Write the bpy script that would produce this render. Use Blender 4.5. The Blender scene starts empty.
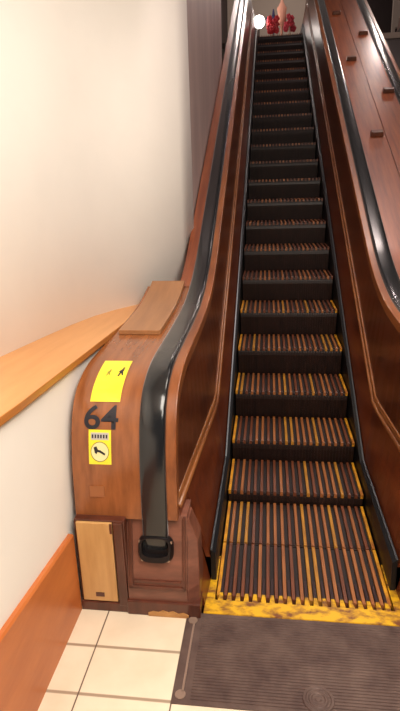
import bpy, bmesh, math, random
from mathutils import Vector, Matrix
random.seed(64)
sc = bpy.context.scene
COL = sc.collection

# ------------------------------------------------------------------ helpers
def lin(c):
    r = []
    for v in c:
        v = v / 255.0
        r.append(v / 12.92 if v <= 0.04045 else ((v + 0.055) / 1.055) ** 2.4)
    return (r[0], r[1], r[2], 1.0)

def newmat(name, rgb, rough=0.5, metal=0.0, coat=0.0, coat_rough=0.1, spec=0.5):
    m = bpy.data.materials.new(name)
    m.use_nodes = True
    b = m.node_tree.nodes['Principled BSDF']
    b.inputs['Base Color'].default_value = lin(rgb)
    b.inputs['Roughness'].default_value = rough
    b.inputs['Metallic'].default_value = metal
    b.inputs['Coat Weight'].default_value = coat
    b.inputs['Coat Roughness'].default_value = coat_rough
    b.inputs['Specular IOR Level'].default_value = spec
    return m

def tex(m, c1, c2, scale=(10, 10, 10), nscale=1.0, detail=4, lo=0.35, hi=0.65, bump=0.0, c3=None, rot=(0, 0, 0)):
    nt = m.node_tree
    N, L = nt.nodes, nt.links
    b = N['Principled BSDF']
    tc = N.new('ShaderNodeTexCoord')
    mp = N.new('ShaderNodeMapping')
    mp.inputs['Scale'].default_value = scale
    mp.inputs['Rotation'].default_value = rot
    nz = N.new('ShaderNodeTexNoise')
    nz.inputs['Scale'].default_value = nscale
    nz.inputs['Detail'].default_value = detail
    nz.inputs['Roughness'].default_value = 0.6
    cr = N.new('ShaderNodeValToRGB')
    cr.color_ramp.elements[0].position = lo
    cr.color_ramp.elements[0].color = lin(c1)
    cr.color_ramp.elements[1].position = hi
    cr.color_ramp.elements[1].color = lin(c2)
    if c3:
        e = cr.color_ramp.elements.new((lo + hi) / 2)
        e.color = lin(c3)
    L.new(tc.outputs['Object'], mp.inputs['Vector'])
    L.new(mp.outputs['Vector'], nz.inputs['Vector'])
    L.new(nz.outputs['Fac'], cr.inputs['Fac'])
    L.new(cr.outputs['Color'], b.inputs['Base Color'])
    if bump:
        bp = N.new('ShaderNodeBump')
        bp.inputs['Strength'].default_value = bump
        bp.inputs['Distance'].default_value = 0.002
        L.new(nz.outputs['Fac'], bp.inputs['Height'])
        L.new(bp.outputs['Normal'], b.inputs['Normal'])
    return m

def wood(name, c1, c2, rough=0.3, coat=0.3, scale=(22, 1.6, 22), c3=None, spec=0.5, bump=0.05):
    return tex(newmat(name, c1, rough, 0, coat, 0.15, spec), c1, c2, scale, 1.0, 5, 0.3, 0.7, bump, c3)

class MB:
    def __init__(s):
        s.v = []; s.f = []; s.m = []
    def add(s, vs, fs, mi=0):
        o = len(s.v)
        s.v += [tuple(v) for v in vs]
        s.f += [tuple(i + o for i in f) for f in fs]
        s.m += [mi] * len(fs)
        return s
    def box(s, x0, x1, y0, y1, z0, z1, mi=0):
        vs = [(x, y, z) for x in (x0, x1) for y in (y0, y1) for z in (z0, z1)]
        return s.add(vs, [(0, 1, 3, 2), (4, 6, 7, 5), (0, 4, 5, 1), (2, 3, 7, 6), (0, 2, 6, 4), (1, 5, 7, 3)], mi)
    def loft(s, rings, mi=0, caps=True):
        n = len(rings[0]); vs = [p for r in rings for p in r]; fs = []
        for i in range(len(rings) - 1):
            for j in range(n):
                k = (j + 1) % n
                fs.append((i * n + j, i * n + k, (i + 1) * n + k, (i + 1) * n + j))
        if caps:
            fs.append(tuple(reversed(range(n))))
            fs.append(tuple(range((len(rings) - 1) * n, len(rings) * n)))
        return s.add(vs, fs, mi)
    def yz(s, poly, x0, x1, mi=0):           # polygon in the y-z plane, given an extent in x
        return s.loft([[(x0, a, b) for a, b in poly], [(x1, a, b) for a, b in poly]], mi)
    def cyl(s, c, r, h, axis=(0, 0, 1), n=16, r2=None, mi=0):
        a = Vector(axis).normalized(); t = a.orthogonal().normalized(); u = a.cross(t)
        c = Vector(c); r2 = r if r2 is None else r2
        R = []
        for rr, d in ((r, 0), (r2, h)):
            R.append([c + a * d + (t * math.cos(2 * math.pi * i / n) + u * math.sin(2 * math.pi * i / n)) * rr for i in range(n)])
        return s.loft(R, mi)
    def ball(s, c, r, n=12, mi=0, jit=0.0, sc=(1, 1, 1)):
        R = []
        for i in range(n + 1):
            th = math.pi * (0.02 + 0.96 * i / n)
            R.append([(c[0] + sc[0] * r * (1 + random.uniform(-jit, jit)) * math.sin(th) * math.cos(2 * math.pi * j / n),
                       c[1] + sc[1] * r * (1 + random.uniform(-jit, jit)) * math.sin(th) * math.sin(2 * math.pi * j / n),
                       c[2] + sc[2] * r * math.cos(th)) for j in range(n)])
        return s.loft(R, mi)
    def build(s, name, mats, parent=None, bevel=0.0, smooth=False):
        if not isinstance(mats, (list, tuple)): mats = [mats]
        me = bpy.data.meshes.new(name)
        off = Vector(parent_world(parent)) if parent else Vector((0, 0, 0))
        me.from_pydata([Vector(v) - off for v in s.v], [], s.f)
        for m in mats: me.materials.append(m)
        for p, mi in zip(me.polygons, s.m): p.material_index = mi
        bm = bmesh.new(); bm.from_mesh(me)
        bmesh.ops.recalc_face_normals(bm, faces=bm.faces)
        bm.to_mesh(me); bm.free()
        if smooth:
            for p in me.polygons: p.use_smooth = True
        o = bpy.data.objects.new(name, me)
        COL.objects.link(o)
        if parent: o.parent = parent
        if bevel:
            b = o.modifiers.new('bevel', 'BEVEL'); b.width = bevel; b.segments = 2
            b.limit_method = 'ANGLE'; b.angle_limit = math.radians(50)
        return o

def parent_world(p):
    v = Vector((0, 0, 0))
    while p:
        v += p.location; p = p.parent
    return v

def tag(o, label=None, cat=None, group=None, kind=None):
    if label: o['label'] = label
    if cat: o['category'] = cat
    if group: o['group'] = group
    if kind: o['kind'] = kind
    return o

def thing(name, loc, label, cat, group=None):
    o = bpy.data.objects.new(name, None)
    o.empty_display_size = 0.05
    COL.objects.link(o); o.location = loc
    return tag(o, label, cat, group)

# ------------------------------------------------------------------ materials
M = {}
M['newel'] = wood('newel_wood', (118, 66, 34), (154, 92, 50), 0.24, 0.4, (26, 2, 5))
M['deck'] = wood('deck_wood', (108, 50, 27), (154, 82, 43), 0.36, 0.12, (30, 1.3, 3))
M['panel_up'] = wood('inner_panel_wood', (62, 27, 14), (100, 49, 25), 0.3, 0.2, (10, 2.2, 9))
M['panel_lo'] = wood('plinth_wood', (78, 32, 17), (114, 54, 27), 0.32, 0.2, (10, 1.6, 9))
M['mold'] = wood('molding_wood', (104, 58, 31), (146, 90, 48), 0.34, 0.15, (20, 1.5, 20))
M['cap'] = wood('cap_wood', (108, 58, 30), (150, 88, 46), 0.36, 0.12, (24, 1.5, 8))
M['ledge'] = wood('ledge_wood', (194, 134, 78), (212, 154, 96), 0.4, 0.1, (14, 1.2, 14))
M['ledge_edge'] = wood('ledge_edge_wood', (160, 96, 40), (182, 116, 54), 0.4, 0.1)
M['base'] = wood('baseboard_wood', (176, 94, 42), (198, 114, 56), 0.42, 0.1, (4, 3, 12))
M['frame'] = wood('dark_frame_wood', (64, 30, 20), (96, 48, 32), 0.3, 0.3, (18, 18, 3))
M['pale'] = wood('pale_panel_wood', (188, 142, 86), (208, 164, 106), 0.4, 0.1, (30, 30, 4))
M['ped'] = wood('pedestal_wood', (96, 56, 44), (134, 84, 66), 0.35, 0.2, (6, 20, 26))
M['cover'] = wood('cover_wood', (142, 96, 60), (164, 114, 72), 0.35, 0.2, (24, 2, 4))
M['worn'] = wood('worn_bare_wood', (140, 92, 48), (196, 146, 86), 0.6, 0.0, (14, 14, 30))
M['rubber'] = newmat('handrail_rubber', (22, 24, 27), 0.17, 0, 0.0, 0.12, 0.7)
M['rubber'].node_tree.nodes['Principled BSDF'].inputs['Sheen Weight'].default_value = 0.6
M['rubber'].node_tree.nodes['Principled BSDF'].inputs['Sheen Roughness'].default_value = 0.3
M['skirt'] = newmat('skirt_metal', (22, 24, 28), 0.42, 0.3)
M['trim'] = newmat('skirt_trim_metal', (78, 82, 86), 0.35, 0.7)
M['iron'] = newmat('black_iron', (26, 22, 24), 0.4, 0.4)
M['screw'] = newmat('screw_metal', (180, 165, 150), 0.3, 0.9)
M['plate'] = tex(newmat('landing_plate_metal', (80, 62, 58), 0.5, 0.25), (76, 57, 53), (104, 84, 76), (9, 9, 9), 1, 6, 0.35, 0.7)
M['plate_edge'] = newmat('plate_rim_metal', (150, 126, 112), 0.4, 0.4)
M['grime'] = newmat('groove_grime', (30, 19, 19), 0.6)
M['tread_base'] = newmat('tread_base', (26, 16, 15), 0.6)
M['slat_tan'] = wood('slat_tan_wood', (116, 64, 32), (160, 100, 54), 0.42, 0.1, (60, 5, 60))
M['slat_brown'] = wood('slat_brown_wood', (78, 40, 24), (116, 62, 36), 0.42, 0.1, (60, 5, 60))
M['slat_yellow'] = wood('slat_yellow_wood', (124, 76, 32), (186, 130, 36), 0.45, 0.05, (60, 7, 60))
M['riser'] = wood('riser_wood', (20, 11, 9), (40, 23, 18), 0.42, 0.0, (40, 10, 8), spec=0.3)
M['yellow'] = tex(newmat('worn_yellow_paint', (200, 150, 20), 0.42), (110, 62, 32), (214, 162, 22), (14, 26, 16), 1, 6, 0.38, 0.56, 0.1)
M['strip'] = tex(newmat('yellow_strip_paint', (200, 150, 20), 0.5), (146, 84, 26), (212, 148, 26), (20, 9, 20), 1, 5, 0.35, 0.6)
M['tooth'] = newmat('comb_tooth_metal', (52, 36, 38), 0.45, 0.3)
M['wall'] = tex(newmat('white_wall_paint', (226, 214, 200), 0.7), (236, 229, 220), (240, 233, 224), (2, 2, 2))
M['purple'] = tex(newmat('mauve_wall', (120, 100, 98), 0.5), (168, 146, 142), (188, 166, 160), (3, 3, 0.6))  # mauve-grey tone, faintly mottled over the whole wall
M['dark'] = newmat('dark_brown_wall_paint', (40, 24, 22), 0.6)
M['greige'] = newmat('upper_wall_paint', (176, 160, 146), 0.7)
M['ceil'] = newmat('ceiling_paint', (215, 205, 195), 0.8)
M['sticker'] = newmat('yellow_sticker', (248, 222, 44), 0.3, 0, 0.5)
M['paper'] = newmat('pale_sticker_paper', (228, 218, 160), 0.4)
M['grey_paper'] = newmat('grey_sticker_header', (186, 180, 170), 0.4)
M['ink'] = newmat('dark_ink', (28, 26, 34), 0.5)
M['olive'] = newmat('olive_ink', (140, 130, 40), 0.5)
M['brass'] = newmat('tarnished_brass', (150, 92, 54), 0.5, 0.0)

# tiled floor: cream tiles, wide grey-brown joints one way, thin dark joints the other
def tile_mat():
    m = newmat('cream_floor_tile', (222, 205, 180), 0.35, 0, 0.15)
    nt = m.node_tree; N, L = nt.nodes, nt.links; b = N['Principled BSDF']
    tc = N.new('ShaderNodeTexCoord'); sp = N.new('ShaderNodeSeparateXYZ')
    L.new(tc.outputs['Object'], sp.inputs[0])
    def mth(op, a, bb=None, c=None):
        n = N.new('ShaderNodeMath'); n.operation = op
        for i, q in enumerate((a, bb, c)):
            if q is None: continue
            if isinstance(q, (int, float)): n.inputs[i].default_value = q
            else: L.new(q, n.inputs[i])
        return n.outputs[0]
    def line(coord, origin, pitch, half):
        t = mth('SUBTRACT', coord, origin)
        t = mth('DIVIDE', t, pitch)
        t = mth('ADD', t, 100.5)
        t = mth('FRACT', t)
        t = mth('SUBTRACT', t, 0.5)
        t = mth('ABSOLUTE', t)
        t = mth('MULTIPLY', t, pitch)
        mr = N.new('ShaderNodeMapRange'); mr.interpolation_type = 'SMOOTHSTEP'
        L.new(t, mr.inputs['Value'])
        mr.inputs['From Min'].default_value = half * 0.6; mr.inputs['From Max'].default_value = half * 1.5
        mr.inputs['To Min'].default_value = 1; mr.inputs['To Max'].default_value = 0
        return mr.outputs['Result']
    cx = line(sp.outputs['X'], -0.731, 0.301, 0.0022)
    ry = line(sp.outputs['Y'], -0.2113, 0.1868, 0.0052)
    nz = N.new('ShaderNodeTexNoise'); nz.inputs['Scale'].default_value = 6; nz.inputs['Detail'].default_value = 5
    L.new(tc.outputs['Object'], nz.inputs['Vector'])
    base = N.new('ShaderNodeValToRGB')
    base.color_ramp.elements[0].position = 0.3; base.color_ramp.elements[0].color = lin((216, 198, 172))
    base.color_ramp.elements[1].position = 0.7; base.color_ramp.elements[1].color = lin((230, 214, 190))
    L.new(nz.outputs['Fac'], base.inputs['Fac'])
    m1 = N.new('ShaderNodeMixRGB'); L.new(ry, m1.inputs[0]); L.new(base.outputs['Color'], m1.inputs[1]); m1.inputs[2].default_value = lin((158, 138, 116))
    m2 = N.new('ShaderNodeMixRGB'); L.new(cx, m2.inputs[0]); L.new(m1.outputs['Color'], m2.inputs[1]); m2.inputs[2].default_value = lin((92, 74, 60))
    L.new(m2.outputs['Color'], b.inputs['Base Color'])
    return m
M['tile'] = tile_mat()

# ------------------------------------------------------------------ the curves of the escalator (side view, y-z)
SL = 0.5317
CTRL = [(0.012, 0.15), (-0.006, 0.22), (-0.020, 0.28), (-0.024, 0.34), (-0.018, 0.46), (-0.006, 0.585), (0.026, 0.72), (0.068, 0.80),
        (0.135, 0.856), (0.27, 0.897), (0.5, 0.910), (0.8, 0.919), (1.1, 0.938), (1.3, 0.972), (1.5, 1.030),
        (1.7, 1.112), (1.864, 1.196), (2.5, 1.534), (4.0, 2.332), (6.0, 3.395), (7.9, 4.405), (8.2, 4.53), (8.6, 4.57), (9.0, 4.57)]
def catmull(P, n=8):
    out = []
    for i in range(len(P) - 1):
        p0 = P[max(i - 1, 0)]; p1 = P[i]; p2 = P[i + 1]; p3 = P[min(i + 2, len(P) - 1)]
        d = math.dist(p1, p2)
        m1 = [(p2[k] - p0[k]) / max(math.dist(p1, p0) + d, 1e-6) * d for k in (0, 1)] if i else [(p2[k] - p1[k]) for k in (0, 1)]
        m2 = [(p3[k] - p1[k]) / max(math.dist(p3, p2) + d, 1e-6) * d for k in (0, 1)] if i < len(P) - 2 else [(p2[k] - p1[k]) for k in (0, 1)]
        for j in range(n):
            t = j / n; a = 2 * t**3 - 3 * t**2 + 1; b = t**3 - 2 * t**2 + t; c = -2 * t**3 + 3 * t**2; e = t**3 - t**2
            out.append(tuple(a * p1[k] + b * m1[k] + c * p2[k] + e * m2[k] for k in (0, 1)))
    out.append(P[-1])
    return out
PATH = catmull(CTRL)
def normals(P):
    out = []
    for i in range(len(P)):
        a = P[max(i - 1, 0)]; b = P[min(i + 1, len(P) - 1)]
        d = math.dist(a, b); out.append((-(b[1] - a[1]) / d, (b[0] - a[0]) / d))
    return out
NRM = normals(PATH)
def offp(o):
    return [(p[0] + n[0] * o, p[1] + n[1] * o) for p, n in zip(PATH, NRM)]
def clip(P, y0=None, y1=None, z0=None):
    return [p for p in P if (y0 is None or p[0] >= y0) and (y1 is None or p[0] <= y1) and (z0 is None or p[1] >= z0)]
def Hz(y, o=0.0):
    P = [p for p in offp(o) if p[1] > 0.84]
    for a, b in zip(P, P[1:]):
        if a[0] <= y <= b[0]:
            return a[1] + (b[1] - a[1]) * (y - a[0]) / (b[0] - a[0])
    return P[0][1] if y < P[0][0] else P[-1][1]
YT = 7.9
def zm(y):   # molding line
    return 0.43 if y < 1.03 else min(0.43 + SL * (y - 1.03), 0.43 + SL * (YT - 1.03))
def zs(y):   # top of the skirt
    return 0.145 if y < 0.93 else min(0.145 + SL * (y - 0.93), 0.145 + SL * (YT - 0.93))
def xm(y):
    if y >= 0.9: return 0.408
    t = max(0.0, min(1.0, (0.9 - y) / 0.9)); return 0.408 + 0.048 * t

# ------------------------------------------------------------------ the setting
WP = [(-1.262, -3.2), (-1.148, 0.19), (-1.118, 0.52), (-1.088, 0.80), (-1.045, 1.04), (-0.982, 1.23), (-0.905, 1.39), (-0.822, 1.53), (-0.752, 1.68), (-0.690, 1.85), (-0.638, 2.03)]
b = MB()
fp = WP + [(-1.7, 2.03), (-1.7, -3.2)]
b.loft([[(x, y, -0.02) for x, y in fp], [(x, y, 3.0) for x, y in fp]])
wo = b.build('wall_left', M['wall'])
for p in wo.data.polygons:
    if p.normal.z == 0 or abs(p.normal.z) < 0.1: p.use_smooth = (p.center.x > -1.3 and 0.2 < p.center.y < 2.02)
tag(wo, kind='structure')
b = MB()
b.box(-1.30, -0.857, -3.2, 1.50, -0.02, 0.86)
# the low white wall follows the sloping underside of the ledge
b2 = MB()
def lz(y): return 0.965 - 0.049 * (y + 0.43)
b2.loft([[(-1.24, y, -0.02), (-0.857, y, -0.02), (-0.857, y, lz(y) - 0.03), (-1.24, y, lz(y) - 0.03)] for y in (-3.2, 1.5)])
tag(b2.build('wall_lower', M['wall']), kind='structure')
b = MB()
def lx(y): return min(-0.842 + 0.0338 * (y + 0.416), -0.838)
b.loft([[(-1.30, y, lz(y) - 0.028), (lx(y), y, lz(y) - 0.028), (lx(y), y, lz(y)), (-1.30, y, lz(y))] for y in (-3.2, -0.4, -0.3, 1.5)])
ol = b.build('trim_1', [M['ledge'], M['ledge_edge']], bevel=0.004)
for p in ol.data.polygons:
    if abs(p.normal.x) > 0.9: p.material_index = 1
tag(ol, kind='structure')
b = MB()
def bz(y): return 0.335 - 0.118 * (y + 0.04)
b.loft([[(-0.857, y, 0), (-0.837, y, 0), (-0.837, y, bz(max(y, -0.8)) - 0.006), (-0.843, y, bz(max(y, -0.8))), (-0.857, y, bz(max(y, -0.8)))] for y in (-3.2, -0.8, -0.046)])
tag(b.build('baseboard_left', M['base']), kind='structure')
b = MB()
b.box(-0.90, 3.2, -3.2, -0.030, -0.06, 0.0)
tag(b.build('floor', M['tile']), kind='structure')
b = MB(); b.box(-0.9, 3.2, -0.03, 4.0, -0.40, -0.30)
tag(b.build('floor_pit', M['dark']), kind='structure')
b = MB()
b.box(-0.70, -0.662, 2.03, 4.95, 0.0, 5.6)
tag(b.build('wall_stair_left', M['purple']), kind='structure')
b = MB()
b.box(-1.25, -1.15, 2.03, 13.5, 0.0, 5.8)
tag(b.build('wall_recess', M['dark']), kind='structure')
b = MB()
b.box(-1.15, 3.2, 8.02, 13.5, 3.60, 3.68)
tag(b.build('floor_upper', M['greige']), kind='structure')
b = MB()
b.box(-1.15, 1.25, 13.0, 13.1, 3.68, 5.8)
tag(b.build('wall_upper_back', M['greige']), kind='structure')
b = MB(); b.box(1.25, 3.2, 13.2, 13.3, 3.68, 5.8)
tag(b.build('wall_upper_right', M['dark']), kind='structure')
b = MB()
b.box(-1.7, 3.2, -3.2, 1.9, 3.0, 3.1)
tag(b.build('ceiling', M['ceil']), kind='structure')
b = MB(); b.box(-1.25, 3.2, 1.9, 13.5, 5.8, 5.9)
tag(b.build('ceiling_upper', M['dark']), kind='structure')
b = MB(); b.box(3.2, 3.3, -3.2, 13.5, -0.06, 5.8)
tag(b.build('wall_right', M['dark']), kind='structure')

# ------------------------------------------------------------------ balustrades
def strip(b, sgn, cx, fx0, fx1, y0, y1, f0, f1, n=90, mi=0):
    """wall between lower line (fx0,f0) and upper line (fx1,f1), 18 mm thick, away from the steps"""
    rings = []
    ys = sorted(set([y0 + (y1 - y0) * i / n for i in range(n + 1)] + [y for y in (0.93, 1.03) if y0 < y < y1]))
    for y in ys:
        a0, a1 = fx0(y), fx1(y)
        rings.append([(cx + sgn * a0, y, f0(y)), (cx + sgn * a1, y, f1(y)),
                      (cx + sgn * (a1 + 0.018), y, f1(y)), (cx + sgn * (a0 + 0.018), y, f0(y))])
    b.loft(rings, mi)

def inner_side(root, sgn, cx, simple=False):
    # body that carries the handrail
    top = clip(offp(-0.034), y1=8.9, z0=0.36)
    low = [(p[0], max(-0.02, p[1] - 0.95 - (0.35 if p[0] > 2.2 else 0))) for p in reversed(top)]
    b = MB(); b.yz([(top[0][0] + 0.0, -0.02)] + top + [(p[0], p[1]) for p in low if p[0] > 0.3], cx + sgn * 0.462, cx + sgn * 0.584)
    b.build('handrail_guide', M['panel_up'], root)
    # light wooden cap beside the rail
    P1 = clip(offp(-0.012), y1=8.9, z0=0.37); P2 = clip(offp(-0.06), y1=8.9, z0=0.37)
    n = min(len(P1), len(P2)); P1 = P1[-n:]; P2 = P2[-n:]
    b = MB()
    b.loft([[(cx + sgn * 0.455, *p), (cx + sgn * 0.494, *p), (cx + sgn * 0.494, *q), (cx + sgn * 0.455, *q)] for p, q in zip(P1, P2)])
    b.build('cap_strip', M['cap'], root, bevel=0.004)
    # upper inner panel
    b = MB()
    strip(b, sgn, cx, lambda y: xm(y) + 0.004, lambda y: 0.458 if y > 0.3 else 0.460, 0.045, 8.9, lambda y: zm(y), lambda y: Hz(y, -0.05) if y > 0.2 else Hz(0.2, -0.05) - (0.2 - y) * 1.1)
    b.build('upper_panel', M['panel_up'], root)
    # lower panel
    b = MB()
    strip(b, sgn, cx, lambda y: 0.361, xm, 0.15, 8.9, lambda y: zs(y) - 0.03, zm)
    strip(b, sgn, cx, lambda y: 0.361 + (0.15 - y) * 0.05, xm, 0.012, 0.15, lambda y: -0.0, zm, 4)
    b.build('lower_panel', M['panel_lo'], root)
    # double bead molding
    b = MB()
    ys = [0.02, 0.3, 0.6, 0.9, 1.03] + [1.03 + (YT - 1.03) * i / 40 for i in range(1, 41)] + [8.9]
    for dz, w in ((0.0, 0.011), (0.034, 0.008)):
        R = []
        for y in ys:
            c = (xm(y) - 0.002 + dz * 0.25, zm(y) + dz)
            R.append([(cx + sgn * (c[0] + 0.9 * w * math.cos(t)), y, c[1] + w * math.sin(t)) for t in [2 * math.pi * k / 10 for k in range(10)]])
        b.loft(R)
    R = [[(cx + sgn * (xm(y) + 0.001), y, zm(y)), (cx + sgn * (xm(y) + 0.001), y, zm(y) + 0.034), (cx + sgn * (xm(y) + 0.02), y, zm(y) + 0.034), (cx + sgn * (xm(y) + 0.02), y, zm(y))] for y in ys]
    b.loft(R)
    b.build('molding', M['mold'], root, smooth=True)
    # black metal skirt with its thin grey top trim
    ys = [0.15, 0.5, 0.93] + [0.93 + (YT - 0.93) * i / 20 for i in range(1, 21)] + [8.9]
    b = MB()
    b.loft([[(cx + sgn * 0.338, y, zs(y) - 0.40 if y > 0.6 else -0.25), (cx + sgn * 0.340, y, zs(y) - 0.012), (cx + sgn * 0.359, y, zs(y)), (cx + sgn * 0.360, y, zs(y) - 0.40 if y > 0.6 else -0.25)] for y in ys])
    sk = b.build('skirt', M['skirt'], root)
    b = MB()
    b.loft([[(cx + sgn * 0.353, y, zs(y) - 0.004), (cx + sgn * 0.353, y, zs(y) + 0.003), (cx + sgn * 0.3605, y, zs(y) + 0.005), (cx + sgn * 0.3605, y, zs(y) - 0.004)] for y in ys])
    b.build('skirt_trim', M['trim'], sk)

def pedestal(root, sgn, cx, x_out):
    """base under the newel: boards, slanted panel with the rail collar"""
    X = lambda a: cx + sgn * a
    b = MB()                                     # main body with slanting upper face
    prof = [(-0.046, -0.0), (-0.046, 0.115), (0.012, 0.395), (0.12, 0.395), (0.12, 0.0)]
    b.yz(prof, X(0.425), X(0.650))
    b.build('pedestal_body', M['ped'], root, bevel=0.003)
    # chamfered inner flank, sloping in towards the steps
    b = MB()
    b.loft([[(X(0.425), -0.046, 0), (X(0.383), -0.022, 0), (X(0.383), 0.10, 0), (X(0.425), 0.10, 0)],
            [(X(0.425), -0.046, 0.115), (X(0.383), -0.020, 0.13), (X(0.383), 0.10, 0.13), (X(0.425), 0.10, 0.115)],
            [(X(0.425), -0.006, 0.31), (X(0.388), 0.01, 0.29), (X(0.388), 0.10, 0.29), (X(0.425), 0.10, 0.31)],
            [(X(0.437), 0.008, 0.385), (X(0.42), 0.022, 0.375), (X(0.42), 0.10, 0.375), (X(0.437), 0.10, 0.385)]])
    b.build('pedestal_flank', M['ped'], root, bevel=0.004)
    # frame molding of the slanted panel
    def P(a, s, lift=0.0):                       # a across, s along the slant 0..1
        y = -0.046 + 0.058 * s; z = 0.115 + 0.28 * s
        n = Vector((0, -0.28, 0.058)).normalized()
        return Vector((X(a), y, z)) + n * lift
    b = MB()
    for (a0, a1, s0, s1) in ((0.430, 0.442, 0.0, 0.98), (0.628, 0.642, 0.0, 0.98), (0.430, 0.642, 0.0, 0.05), (0.448, 0.626, 0.09, 0.125)):
        b.loft([[P(a0, s0), P(a1, s0), P(a1, s1), P(a0, s1)], [P(a0, s0, 0.008), P(a1, s0, 0.008), P(a1, s1, 0.008), P(a0, s1, 0.008)]])
    b.build('panel_molding', M['frame'], root, bevel=0.002)
    b = MB()
    b.box(min(X(0.378), X(0.655)), max(X(0.378), X(0.655)), -0.056, 0.02, 0.0, 0.062)
    b.build('plinth_board', M['frame'], root, bevel=0.004)
    if x_out:
        b = MB(); zz = [0.016, 0.024, 0.020, 0.030, 0.022, 0.028, 0.018, 0.024, 0.014]
        top_ = [(X(0.575 - 0.019 * i), -0.0585, z) for i, z in enumerate(zz)]
        bot_ = [(X(0.575 - 0.019 * i), -0.0585, 0.001) for i in range(len(zz))]
        ring = top_ + list(reversed(bot_))
        b.loft([ring, [(p[0], -0.0555, p[2]) for p in ring]])
        b.build('worn_edge', M['worn'], root)
    # collar where the rail goes in
    b = MB(); outer = []; inner = []
    for k in range(28):
        t = 2 * math.pi * k / 28
        ca, sa = math.cos(t), math.sin(t)
        sx = math.copysign(abs(ca) ** 0.6, ca); sy = math.copysign(abs(sa) ** 0.6, sa)
        outer.append((0.540 + 0.066 * sx, 0.56 + 0.19 * sy)); inner.append((0.540 + 0.050 * sx, 0.59 + 0.125 * sy))
    b.loft([[P(a, s, -0.002) for a, s in outer], [P(a, s, 0.008) for a, s in outer], [P(0.54 + (a - 0.54) * 0.88, 0.57 + (s - 0.57) * 0.88, 0.026) for a, s in outer], [P(a, s, 0.026) for a, s in inner], [P(a, s, 0.001) for a, s in inner]], caps=True)
    col = b.build('handrail_collar', M['iron'], root, smooth=False)
    for a, s in ((0.492, 0.42), (0.588, 0.42), (0.483, 0.66), (0.597, 0.66)):
        b = MB(); b.cyl(P(a, s, 0.008), 0.0055, 0.012, (0, -0.98, 0.2), 10)
        b.build('screw', M['screw'], col)
    if x_out:
        b = MB(); b.box(X(x_out), X(0.648), -0.036, 0.10, 0.0, 0.392)
        cab = b.build('side_cabinet', M['frame'], root, bevel=0.003)
        b = MB(); b.box(X(0.825), X(0.692), -0.046, -0.034, 0.045, 0.386)
        pl = b.build('pale_panel', M['pale'], root, bevel=0.002)
        pl['label'] = 'pale unfinished wooden panel'
        for q in ((0.775, 0.742, 0.066, 0.084), (0.700, 0.692, 0.345, 0.386)):
            b = MB(); b.box(X(q[0]), X(q[1]), -0.0475, -0.0455, q[2], q[3])
            b.build('dark_stain', M['frame'], pl)
        b = MB(); b.box(X(0.686), X(0.652), -0.050, -0.034, 0.03, 0.390)
        b.build('frame_stile', M['frame'], root, bevel=0.003)
        b = MB(); b.box(X(0.836), X(0.652), -0.048, -0.034, 0.0, 0.040)
        b.build('plinth_rail', M['frame'], root, bevel=0.003)

# --- left balustrade with newel numbered 64
L_ = thing('escalator_balustrade', (-0.6, 0, 0), 'varnished wooden escalator balustrade and rounded newel with black number 64, beside white wall', 'balustrade')
inner_side(L_, -1, 0.0)
top = clip(offp(-0.018), y1=1.42, z0=0.382)
b = MB(); b.yz([(top[0][0], 0.382)] + [p for p in top] + [(top[-1][0], 0.0), (0.10, 0.0), (0.10, 0.382)], -0.836, -0.588)
b.build('newel', M['newel'], L_, bevel=0.0)
top = clip(offp(-0.018), y0=1.36, y1=8.9); bot = clip(offp(-0.06), y0=1.36, y1=8.9)
b = MB(); b.yz(top + list(reversed(bot)), -0.652, -0.588)
b.build('side_deck', M['deck'], L_)
# body below the narrow deck
b = MB(); b.yz(bot + [(p[0], p[1] - 1.3) for p in reversed(bot)], -0.650, -0.590)
b.build('outer_panel', M['deck'], L_)
top = clip(offp(0.004), y0=0.64, y1=1.43); bot = clip(offp(-0.017), y0=0.64, y1=1.43)
b = MB(); n = min(len(top), len(bot)); b.yz(top + list(reversed(bot)), -0.812, -0.620)
cv = b.build('access_cover', M['cover'], L_, bevel=0.002); cv['label'] = 'flat light brown cover board lying on the deck'
pedestal(L_, -1, 0.0, 0.836)

# number and stickers follow the curved newel face
SURF = clip(offp(-0.018), z0=0.30)
ARC = [0.0]
for a, c in zip(SURF, SURF[1:]): ARC.append(ARC[-1] + math.dist(a, c))
def arc_at_z(z):
    for i in range(len(SURF) - 1):
        if SURF[i][1] <= z <= SURF[i + 1][1]:
            return ARC[i] + (ARC[i + 1] - ARC[i]) * (z - SURF[i][1]) / (SURF[i + 1][1] - SURF[i][1])
def on_face(x, s, lift):
    for i in range(len(SURF) - 1):
        if ARC[i] <= s <= ARC[i + 1]:
            t = (s - ARC[i]) / (ARC[i + 1] - ARC[i]); a, c = SURF[i], SURF[i + 1]
            d = math.dist(a, c); ny, nz = -(c[1] - a[1]) / d, (c[0] - a[0]) / d
            return (x, a[0] + (c[0] - a[0]) * t + ny * lift, a[1] + (c[1] - a[1]) * t + nz * lift)
def decal(b, x0, x1, s0, s1, lift, th=0.0012, mi=0, skew=0.0, n=8):
    R = []
    for i in range(n + 1):
        s = s0 + (s1 - s0) * i / n; k = skew * (s - s0)
        R.append([on_face(x0 + k, s, lift), on_face(x1 + k, s, lift), on_face(x1 + k, s, lift + th), on_face(x0 + k, s, lift + th)])
    b.loft(R, mi)
def polydecal(b, pts, lift, mi=0, th=0.001):
    b.loft([[on_face(x, s, lift) for x, s in pts], [on_face(x, s, lift + th) for x, s in pts]], mi)
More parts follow.
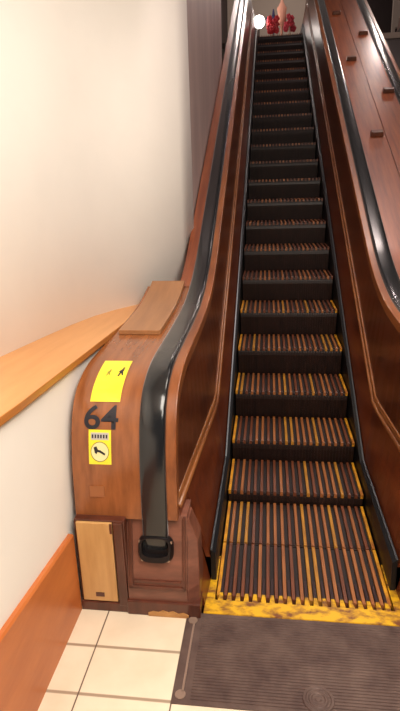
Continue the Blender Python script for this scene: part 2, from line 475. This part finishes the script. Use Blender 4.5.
def text_decal(txt, x0, x1, s0, s1, lift, name, mat, parent, bold=0.0):
    cu = bpy.data.curves.new('lettering', 'FONT'); cu.body = txt; cu.size = 1.0; cu.offset = bold; cu.resolution_u = 6
    to = bpy.data.objects.new('lettering', cu); COL.objects.link(to)
    bpy.context.view_layer.update()
    me = bpy.data.meshes.new_from_object(to.evaluated_get(bpy.context.evaluated_depsgraph_get()))
    xs = [v.co.x for v in me.vertices]; ys = [v.co.y for v in me.vertices]
    bm = bmesh.new(); bm.from_mesh(me)
    bmesh.ops.subdivide_edges(bm, edges=[e for e in bm.edges if e.calc_length() > 0.15], cuts=2)
    off = parent_world(parent) if parent else Vector((0, 0, 0))
    for v in bm.verts:
        u = (v.co.x - min(xs)) / (max(xs) - min(xs)); w = (v.co.y - min(ys)) / (max(ys) - min(ys))
        v.co = Vector(on_face(x0 + (x1 - x0) * u, s0 + (s1 - s0) * w, lift)) - off
    me2 = bpy.data.meshes.new(name); bm.to_mesh(me2); bm.free(); me2.materials.append(mat)
    bpy.data.objects.remove(to); bpy.data.curves.remove(cu); bpy.data.meshes.remove(me)
    o = bpy.data.objects.new(name, me2); COL.objects.link(o); o.parent = parent
    return o
o = text_decal('64', -0.790, -0.664, arc_at_z(0.714), arc_at_z(0.714) + 0.088, 0.002, 'painted_number', M['ink'], L_, 0.012)
o['label'] = 'black painted number 64'
b = MB(); decal(b, -0.775, -0.722, arc_at_z(0.468), arc_at_z(0.508), 0.0, 0.004, n=3)
o = b.build('name_plate', M['brass'], L_); o['label'] = 'small worn blank metal plate'
# larger yellow sticker
s0 = arc_at_z(0.714) + 0.100
st = MB(); decal(st, -0.774, -0.664, s0, s0 + 0.235, 0.001, 0.0012, n=14)
so = st.build('warning_sticker', M['sticker'])
so.location = (0, 0, 0)
tag(so, 'large bright yellow warning sticker above the number 64 on the newel', 'sticker', 'stickers on the escalator newel')
b = MB()
def fig(cx, cs, k=1.0):
    polydecal(b, [(cx + k * x, cs + k * s) for x, s in ((-0.008, -0.022), (-0.003, -0.022), (0.001, -0.004), (0.006, -0.018), (0.010, -0.016), (0.006, 0.004), (0.009, 0.016), (0.001, 0.018), (-0.004, 0.010), (-0.009, 0.004), (-0.004, 0.0))], 0.0022)
    polydecal(b, [(cx + 0.005 * k + 0.004 * k * math.cos(t), cs + 0.024 * k + 0.005 * k * math.sin(t)) for t in [2 * math.pi * i / 10 for i in range(10)]], 0.0022)
fig(-0.688, s0 + 0.145, 1.15); b.build('pictogram', M['ink'], so)
b = MB(); fig(-0.735, s0 + 0.14, 0.8)
b.build('pictogram', M['olive'], so)
# small sticker below the number
s0 = arc_at_z(0.592); s1 = s0 + 0.125
st = MB(); decal(st, -0.772, -0.690, s0, s1, 0.001, 0.0012, n=8)
so = st.build('warning_sticker', M['sticker'])
tag(so, 'small yellow sticker with a pale circle, below the number 64 on the newel', 'sticker', 'stickers on the escalator newel')
b = MB(); decal(b, -0.764, -0.698, s1 - 0.036, s1 - 0.010, 0.0022, 0.0006, n=2)
b.build('header_band', M['grey_paper'], so)
b = MB()
for i in range(6): decal(b, -0.760 + i * 0.0102, -0.754 + i * 0.0102, s1 - 0.030, s1 - 0.017, 0.0029, 0.0004, n=1)
b.build('illegible_print', M['ink'], so)
c = (-0.731, s0 + 0.046)
circ = lambda r: [(c[0] + r * 0.92 * math.cos(t), c[1] + r * math.sin(t)) for t in [2 * math.pi * i / 28 for i in range(28)]]
b = MB(); polydecal(b, circ(0.037), 0.0022); b.build('ring', M['olive'], so)
b = MB(); polydecal(b, circ(0.034), 0.0026); b.build('disc', M['paper'], so)
b = MB()
for pts in ([(-0.022, 0.016), (-0.012, 0.020), (-0.006, 0.006), (-0.012, -0.008), (-0.018, -0.004)], [(-0.010, 0.008), (0.002, 0.006), (0.020, -0.006), (0.018, -0.012), (0.0, -0.002), (-0.010, 0.0)]):
    b = MB(); polydecal(b, [(c[0] + x, c[1] + s) for x, s in pts], 0.0034)
    b.build('pictogram', M['ink'], so)

# --- middle balustrade shared by the two escalators (deck with wooden blocks)
C_ = thing('escalator_balustrade', (0.79, 0, 0), 'wide wooden divider with a plank deck between the two escalators', 'balustrade')
inner_side(C_, 1, 0.0)
inner_side(C_, -1, 1.58)
pedestal(C_, 1, 0.0, None)
pedestal(C_, -1, 1.58, None)
b = MB(); b.box(0.650, 0.930, -0.03, 0.10, 0.0, 0.392); b.build('front_panel', M['frame'], C_, bevel=0.003)
top = clip(offp(-0.018), y1=8.9, z0=0.392)
n = len(top)
for xa, xb_ in ((0.588, 0.788), (0.792, 0.992)):
    b = MB(); b.yz([(top[0][0] , 0.0 + 0.392)] + top + [(8.9, top[-1][1] - 0.5)] + [(p[0], p[1] - 0.5) for p in reversed(top) if p[0] > 0.25] + [(0.12, 0.392)], xa, xb_)
    b.build('deck_board', M['deck'], C_, bevel=0.003)

# --- outer balustrade of the second escalator, dark
R_ = thing('escalator_balustrade', (2.2, 0, 0), 'dark far balustrade of the second escalator at the right edge', 'balustrade')
inner_side(R_, 1, 1.58)
pedestal(R_, 1, 1.58, None)

# --- handrails
def handrail(cx, label):
    P = offp(-0.0)
    b = MB(); R = []
    for p, n in zip(PATH, NRM):
        sec = []
        for k in range(20):
            t = 2 * math.pi * k / 20; ca, sa = math.cos(t), math.sin(t)
            u = 0.0465 * math.copysign(abs(ca) ** 0.45, ca); w = 0.0165 * math.copysign(abs(sa) ** 0.55, sa) - 0.0165
            sec.append((cx + u, p[0] + n[0] * w, p[1] + n[1] * w))
        R.append(sec)
    b.loft(R)
    o = b.build('handrail', M['rubber'], smooth=True)
    tag(o, label, 'handrail', 'black escalator handrails')
    return o
handrail(-0.540, 'black rubber handrail curving over the newel marked 64 into a floor collar')
handrail(0.540, 'black rubber handrail along the right side of the wooden steps')
handrail(1.040, 'shiny black rubber handrail at upper right, beyond the plank deck with blocks')

# --- wooden blocks on the divider deck
blk = None
spots = [(0.719, 3.179), (0.940, 3.973), (0.700, 4.784), (0.915, 5.532), (0.690, 6.316), (0.895, 6.96)]
names = ['dark wooden block lowest on the divider deck, inner plank', 'dark wooden block on the outer plank, second from the bottom', 'dark wooden block on the inner plank just left of the bright glare',
         'dark wooden block on the outer plank beside the bright handrail glare', 'dark wooden block on the inner plank, second from the top', 'topmost dark wooden block on the divider deck, cut by the photo edge']
M['block'] = wood('block_wood', (74, 36, 24), (112, 62, 42), 0.3, 0.4, (20, 8, 20))
ang = math.atan(SL)
for i, ((x, y), lb) in enumerate(zip(spots, names)):
    if blk is None:
        b = MB()
        vs0 = [(-0.052, -0.030, 0), (0.052, -0.030, 0), (0.052, 0.030, 0), (-0.052, 0.030, 0)]
        vs1 = [(-0.046, -0.024, 0.040), (0.046, -0.024, 0.040), (0.046, 0.024, 0.040), (-0.046, 0.024, 0.040)]
        b.loft([vs0, vs1]); o = b.build('deck_block', M['block'], bevel=0.006); blk = o
    else:
        o = blk.copy(); COL.objects.link(o)
    o.location = (x, y, Hz(y, -0.018) - 0.0005); o.rotation_euler = (ang, 0, 0)
    tag(o, lb, 'wooden block', 'blocks along the divider deck')

# ------------------------------------------------------------------ steps
D = 0.329
NS = 20; SP = 0.66 / NS
def make_step(seed, yel, plain=False):
    rnd = random.Random(seed)
    root = thing('escalator_step', (0, 0, 0), 'x', 'step', 'wooden escalator steps')
    b = MB()
    b.box(-0.33, 0.33, 0.004, D + 0.012 - 0.008, -0.030, -0.014, 0)
    for i in range(NS + 1):
        x = -0.33 + SP * i
        x = min(max(x, -0.3215), 0.3215)
        mi = rnd.choices((1, 2, 3), (4, 4, yel))[0]
        w = 0.0075
        if i in (0, NS): continue
        y0, y1 = 0.0, D - 0.004
        b.loft([[(x - w, y0, -0.022), (x + w, y0, -0.022), (x + w, y0, -0.003), (x + w - 0.0015, y0 + 0.002, 0), (x - w + 0.0015, y0 + 0.002, 0), (x - w, y0, -0.003)],
                [(x - w, y1, -0.022), (x + w, y1, -0.022), (x + w, y1, -0.003), (x + w - 0.0015, y1, 0), (x - w + 0.0015, y1, 0), (x - w, y1, -0.003)]], mi)
    b.build('tread', [M['tread_base'], M['slat_tan'], M['slat_brown'], M['slat_yellow']], root)
    for s in (-1, 1):
        b = MB(); b.box(min(s * 0.318, s * 0.331), max(s * 0.318, s * 0.331), 0.0, D - 0.004, -0.022, 0.001)
        e = b.build('edge_strip', M['slat_brown'] if plain else M['strip'], root, bevel=0.001)
        if not plain: e['label'] = 'worn yellow painted edge slat'
    b = MB(); n = 10; R = []
    for i in range(n + 1):
        t = i / n; z = -0.012 - 0.19 * t
        y = 0.012 - 0.012 * math.sin(min(t / 0.25, 1) * math.pi * 0.5) + 0.026 * max(t - 0.15, 0)
        R.append([(-0.33, y, z), (0.33, y, z), (0.33, y + 0.02, z), (-0.33, y + 0.02, z)])
    b.loft(R)
    for i in range(NS * 2):
        x = -0.33 + SP / 2 * (i + 0.5)
        R = []
        for j in range(n + 1):
            t = j / n; z = -0.013 - 0.188 * t; y = 0.012 - 0.012 * math.sin(min(t / 0.25, 1) * math.pi * 0.5) + 0.026 * max(t - 0.15, 0)
            R.append([(x - 0.004, y - 0.0035, z), (x + 0.004, y - 0.0035, z), (x + 0.004, y + 0.003, z), (x - 0.004, y + 0.003, z)])
        b.loft(R)
    b.build('riser', M['riser'], root, smooth=False)
    return root
ORD = ['first', 'second', 'third', 'fourth', 'fifth', 'sixth', 'seventh', 'eighth', 'ninth', 'tenth', 'eleventh', 'twelfth', 'thirteenth', 'fourteenth',
       'fifteenth', 'sixteenth', 'seventeenth', 'eighteenth', 'nineteenth', 'twentieth', 'twenty-first', 'twenty-second', 'twenty-third', 'twenty-fourth']
protos = {}
A0 = 0.4091
ZC = [0.0617, 0.1788]
def step_label(k):
    if k == 0: return 'flat slatted wooden step meeting the yellow comb teeth'
    if k == 1: return 'flat slatted wooden step, second up from the yellow comb'
    if k >= 23: return 'topmost dark wooden step against the upper floor'
    return 'slatted wooden step with a dark riser, %s up from the yellow comb' % ORD[k]
for k in range(24):
    if k == 0: y, z = 0.074, 0.0
    else:
        y = A0 + D * (k - 1)
        if k == 1: z = 0.0
        elif k <= 3: z = ZC[k - 2]
        else: z = 0.3422 + (k - 4) * D * SL
    if k == 3: z = ZC[1]
    key = 'low%d' % k if k < 4 else ('mid%d' % (k % 2) if k < 7 else 'high%d' % (k % 3))
    if key not in protos:
        r = make_step(100 + k, 0.9 if k < 1 else (2.6 if k < 4 else (1.5 if k < 7 else 0.01)), k >= 7); protos[key] = r
    else:
        src = protos[key]; r = src.copy(); COL.objects.link(r)
        for ch in list(src.children):
            c2 = ch.copy(); COL.objects.link(c2); c2.parent = r
    r.location = (0, y, z); r['label'] = step_label(k)
# dark track bed below the steps
b = MB()
b.yz([(0.02, -0.28), (1.2, -0.28), (8.02, 3.30), (8.02, 3.10), (1.3, -0.40), (0.02, -0.34)], -0.336, 0.336)
b.yz([(0.02, -0.05), (1.2, -0.05), (8.02, 3.58), (8.02, 3.10), (1.3, -0.40), (0.02, -0.34)], 1.244, 1.916)
tag(b.build('floor_truss', M['dark']), kind='structure')

# ------------------------------------------------------------------ comb and landing plate
cb = thing('comb_plate', (0, 0, 0), 'yellow painted comb plate with teeth at the foot of the wooden steps', 'comb plate')
b = MB()
b.loft([[(-0.371, -0.030, 0.0005), (0.371, -0.030, 0.0005), (0.371, -0.028, 0.006), (-0.371, -0.028, 0.006)],
        [(-0.371, 0.040, -0.012), (0.371, 0.040, -0.012), (0.371, 0.040, 0.007), (-0.371, 0.040, 0.007)]])
for s in (-1, 1):
    b.loft([[(s * 0.336, 0.04, -0.02), (s * 0.371, 0.04, -0.02), (s * 0.371, 0.04, 0.007), (s * 0.336, 0.04, 0.007)],
            [(s * 0.334, 0.30, -0.02), (s * 0.352, 0.30, -0.02), (s * 0.352, 0.30, 0.004), (s * 0.334, 0.30, 0.004)]])
b.build('comb_base', M['yellow'], cb)
for i in range(NS):
    x = -0.33 + SP * (i + 0.5)
    b = MB(); w = 0.0072
    b.loft([[(x - w - 0.004, 0.039, -0.012), (x + w + 0.004, 0.039, -0.012), (x + w + 0.003, 0.039, 0.006), (x - w - 0.003, 0.039, 0.006)],
            [(x - w, 0.088, -0.012), (x + w, 0.088, -0.012), (x + w - 0.001, 0.088, 0.001), (x - w + 0.001, 0.088, 0.001)]], 0)
    b.loft([[(x - w, 0.088, -0.012), (x + w, 0.088, -0.012), (x + w - 0.001, 0.088, 0.001), (x - w + 0.001, 0.088, 0.001)],
            [(x - w * 0.7, 0.19, -0.0125), (x + w * 0.7, 0.19, -0.0125), (x + w * 0.7, 0.19, -0.007), (x - w * 0.7, 0.19, -0.007)]], 1)
    b.build('tooth', [M['yellow'], M['tooth']], cb)

lp = thing('landing_plate', (0, -0.22, 0), 'ribbed dark metal landing plate on the tiled floor before the escalator', 'floor plate')
b = MB()
b.box(-0.430, 0.60, -0.405, -0.031, 0.0, 0.004)
for i in range(31):
    y = -0.385 + i * 0.0113
    b.loft([[(-0.372, y - 0.0036, 0.004), (-0.372, y + 0.0036, 0.004), (-0.372, y + 0.002, 0.0068), (-0.372, y - 0.002, 0.0068)],
            [(0.56, y - 0.0036, 0.004), (0.56, y + 0.0036, 0.004), (0.56, y + 0.002, 0.0068), (0.56, y - 0.002, 0.0068)]])
b.build('ribbed_plate', M['plate'], lp)
b = MB()
b.box(-0.403, -0.396, -0.365, -0.085, 0.004, 0.0075)
for yy in (-0.375, -0.07):
    b.cyl((-0.405, yy, 0.004), 0.017, 0.0035, n=20)
b.build('raised_bead', M['plate_edge'], lp)
b = MB()
prof = [(0.050, 0.004), (0.047, 0.0088), (0.040, 0.0088), (0.037, 0.0060), (0.031, 0.0060), (0.028, 0.0090), (0.022, 0.0090), (0.019, 0.0062), (0.010, 0.0062), (0.008, 0.0085), (0.001, 0.0085)]
b.loft([[(0.024 + r * math.cos(2 * math.pi * i / 32), -0.352 + r * math.sin(2 * math.pi * i / 32), h) for i in range(32)] for r, h in prof])
b.build('lock_boss', M['plate'], lp)

# ------------------------------------------------------------------ the upper floor display
def flowers(name, centre, mat, label, cat, n, spread, r, grp=None):
    root = thing(name, (centre[0], centre[1], 3.68), label, cat, grp)
    b = MB()
    for _ in range(n):
        p = [centre[i] + random.uniform(-spread[i], spread[i]) for i in range(3)]
        for q in range(5):
            t = 2 * math.pi * q / 5
            b.ball((p[0] + r * 0.7 * math.cos(t), p[1], p[2] + r * 0.7 * math.sin(t)), r * 0.6, 6, 0, 0.1, (1, 0.5, 1))
    b.build('petals', mat, root)
    b = MB(); b.cyl((centre[0], centre[1], 3.68), 0.07, 0.22, n=16, r2=0.09); b.cyl((centre[0], centre[1], 3.90), 0.012, max(centre[2] - 3.95, 0.05))
    b.build('vase', M['pot'], root)
    return root
M['red'] = newmat('dark_red_petals', (176, 22, 36), 0.6)
M['rose'] = newmat('rose_red_petals', (206, 66, 84), 0.6)
M['navy'] = newmat('navy_blue_cloth', (36, 36, 74), 0.7)
M['peach'] = newmat('peach_cloth', (222, 160, 136), 0.7)
M['pot'] = newmat('pale_vase', (170, 150, 130), 0.5)
flowers('flower_vase', (-0.095, 9.0, 4.13), M['red'], 'blurred dark red blossoms in a vase at the top of the escalator', 'flowers', 26, (0.075, 0.04, 0.11), 0.035)
flowers('flower_vase', (0.195, 9.05, 4.15), M['rose'], 'blurred rose pink blossoms in a vase, right of the dark red ones', 'flowers', 24, (0.08, 0.04, 0.10), 0.034)
b = MB()
b.loft([[(-0.085 + 0.03 * math.cos(t) * k, 9.36 + 0.02 * math.sin(t) * k, z) for t in [2 * math.pi * i / 12 for i in range(12)]] for z, k in ((3.68, 1.6), (3.72, 0.6), (4.2, 0.6), (4.24, 1.2), (4.36, 0.9), (4.46, 0.3))])
for s in (-1, 1):
    b.loft([[(-0.085, 9.34, 4.28), (-0.085, 9.38, 4.28), (-0.085, 9.38, 4.33), (-0.085, 9.34, 4.33)], [(-0.085 + s * 0.13, 9.34, 4.27), (-0.085 + s * 0.13, 9.38, 4.27), (-0.085 + s * 0.13, 9.38, 4.34), (-0.085 + s * 0.13, 9.34, 4.34)]])
tag(b.build('ribbon_stand', M['navy'], bevel=0.01), 'navy blue bow on a stand behind the dark red blossoms', 'ornament')
b = MB()
b.loft([[(0.06 + 0.075 * math.cos(t) * k, 9.2 + 0.05 * math.sin(t) * k, z) for t in [2 * math.pi * i / 16 for i in range(16)]] for z, k in ((3.68, 1.0), (3.70, 0.9), (3.72, 0.25), (4.14, 0.25), (4.16, 0.8), (4.24, 1.05), (4.34, 0.95), (4.42, 1.15), (4.48, 0.6), (4.52, 0.35), (4.56, 0.33))], 0)
tag(b.build('dress_form', M['peach'], smooth=True), 'pale peach dress form between the red and pink blossoms', 'dress form')
gl = thing('globe_lamp', (-0.333, 9.0, 3.68), 'small glowing white globe lamp at the top of the escalator', 'lamp')
m = bpy.data.materials.new('lamp_glow'); m.use_nodes = True
pb = m.node_tree.nodes['Principled BSDF']; pb.inputs['Emission Color'].default_value = (1, 0.93, 0.85, 1); pb.inputs['Emission Strength'].default_value = 14
b = MB(); b.ball((-0.333, 9.0, 4.185), 0.10, 20); b.build('glass_globe', m, gl, smooth=True)
b = MB(); b.cyl((-0.333, 9.0, 3.68), 0.07, 0.015, n=20); b.cyl((-0.333, 9.0, 3.69), 0.012, 0.41, n=12); b.build('stem', M['iron'], gl)
b = MB(); b.box(2.26, 3.1, 10.9, 11.0, 4.40, 5.7); b.box(2.26, 2.32, 10.9, 11.0, 3.68, 4.4); b.box(3.04, 3.1, 10.9, 11.0, 3.68, 4.4)
M['screen'] = newmat('pale_board', (150, 138, 128), 0.6)
tag(b.build('display_board', M['screen']), 'pale board standing on the upper floor at the top right corner', 'display board')

# ------------------------------------------------------------------ lights
def area(name, loc, size, energy, col, rot=(0, 0, 0), sy=None):
    l = bpy.data.lights.new(name, 'AREA'); l.energy = energy; l.color = col; l.size = size
    if sy: l.shape = 'RECTANGLE'; l.size_y = sy
    o = bpy.data.objects.new(name, l); COL.objects.link(o); o.location = loc; o.rotation_euler = rot
    return o
def point(name, loc, energy, col, r):
    l = bpy.data.lights.new(name, 'POINT'); l.energy = energy; l.color = col; l.shadow_soft_size = r
    o = bpy.data.objects.new(name, l); COL.objects.link(o); o.location = loc
    return o
W = (1.0, 0.92, 0.82)
area('ceiling_light_entry', (0.25, -1.3, 2.97), 1.5, 100, W)
area('fill_light_behind', (1.1, -2.6, 2.97), 1.2, 60, W)  # added key light without a fixture, evens out the white wall's faces
area('wall_fill_light', (0.35, 0.9, 2.97), 0.9, 27, W, (0, math.radians(38), 0))  # added area light tilted at the left wall to brighten it
area('wall_side_fill', (0.9, -0.6, 2.9), 0.7, 18, W, (0, math.radians(62), 0))  # unseen light added from the side to lift the white wall
area('upper_fill_light', (1.1, 3.7, 5.75), 1.2, 85, (1, 0.82, 0.76))  # added fill, no fixture: brightens the mauve wall and divider deck
point('upper_lamp_left', (-0.62, 8.5, 5.55), 45, (1, 0.85, 0.78), 0.09)
point('upper_lamp_right', (1.66, 7.9, 5.55), 45, (1, 0.85, 0.78), 0.09)
point('upper_lamp_far', (0.3, 11.0, 5.5), 50, (1, 0.87, 0.8), 0.15)
w = bpy.data.worlds.new('World'); sc.world = w; w.use_nodes = True
w.node_tree.nodes['Background'].inputs[0].default_value = (0.9, 0.75, 0.7, 1)
w.node_tree.nodes['Background'].inputs[1].default_value = 0.1

# ------------------------------------------------------------------ camera
cx, cy, cz, yaw, pit, rol, fpx = -0.141, -1.6535, 1.5328, 0.1304, -0.3052, -0.0313, 539.9
f = Vector((-math.sin(yaw) * math.cos(pit), math.cos(yaw) * math.cos(pit), math.sin(pit)))
rr = Vector((math.cos(yaw), math.sin(yaw), 0)); uu = rr.cross(f)
r = rr * math.cos(rol) + uu * math.sin(rol); u = -rr * math.sin(rol) + uu * math.cos(rol)
cam = bpy.data.cameras.new('camera'); co = bpy.data.objects.new('camera', cam); COL.objects.link(co)
mw = Matrix.Identity(4)
for i in range(3): mw[i][0], mw[i][1], mw[i][2] = r[i], u[i], -f[i]
mw.translation = (cx, cy, cz); co.matrix_world = mw
cam.sensor_fit = 'VERTICAL'; cam.sensor_height = 24; cam.lens = fpx * 24 / 711
cam.clip_start = 0.02; cam.clip_end = 100
sc.camera = co
sc.cycles.use_denoising = True
sc.view_settings.view_transform = 'Standard'; sc.view_settings.look = 'None'
sc.view_settings.exposure = 0.0; sc.view_settings.gamma = 1.0
sc.view_settings.use_curve_mapping = False
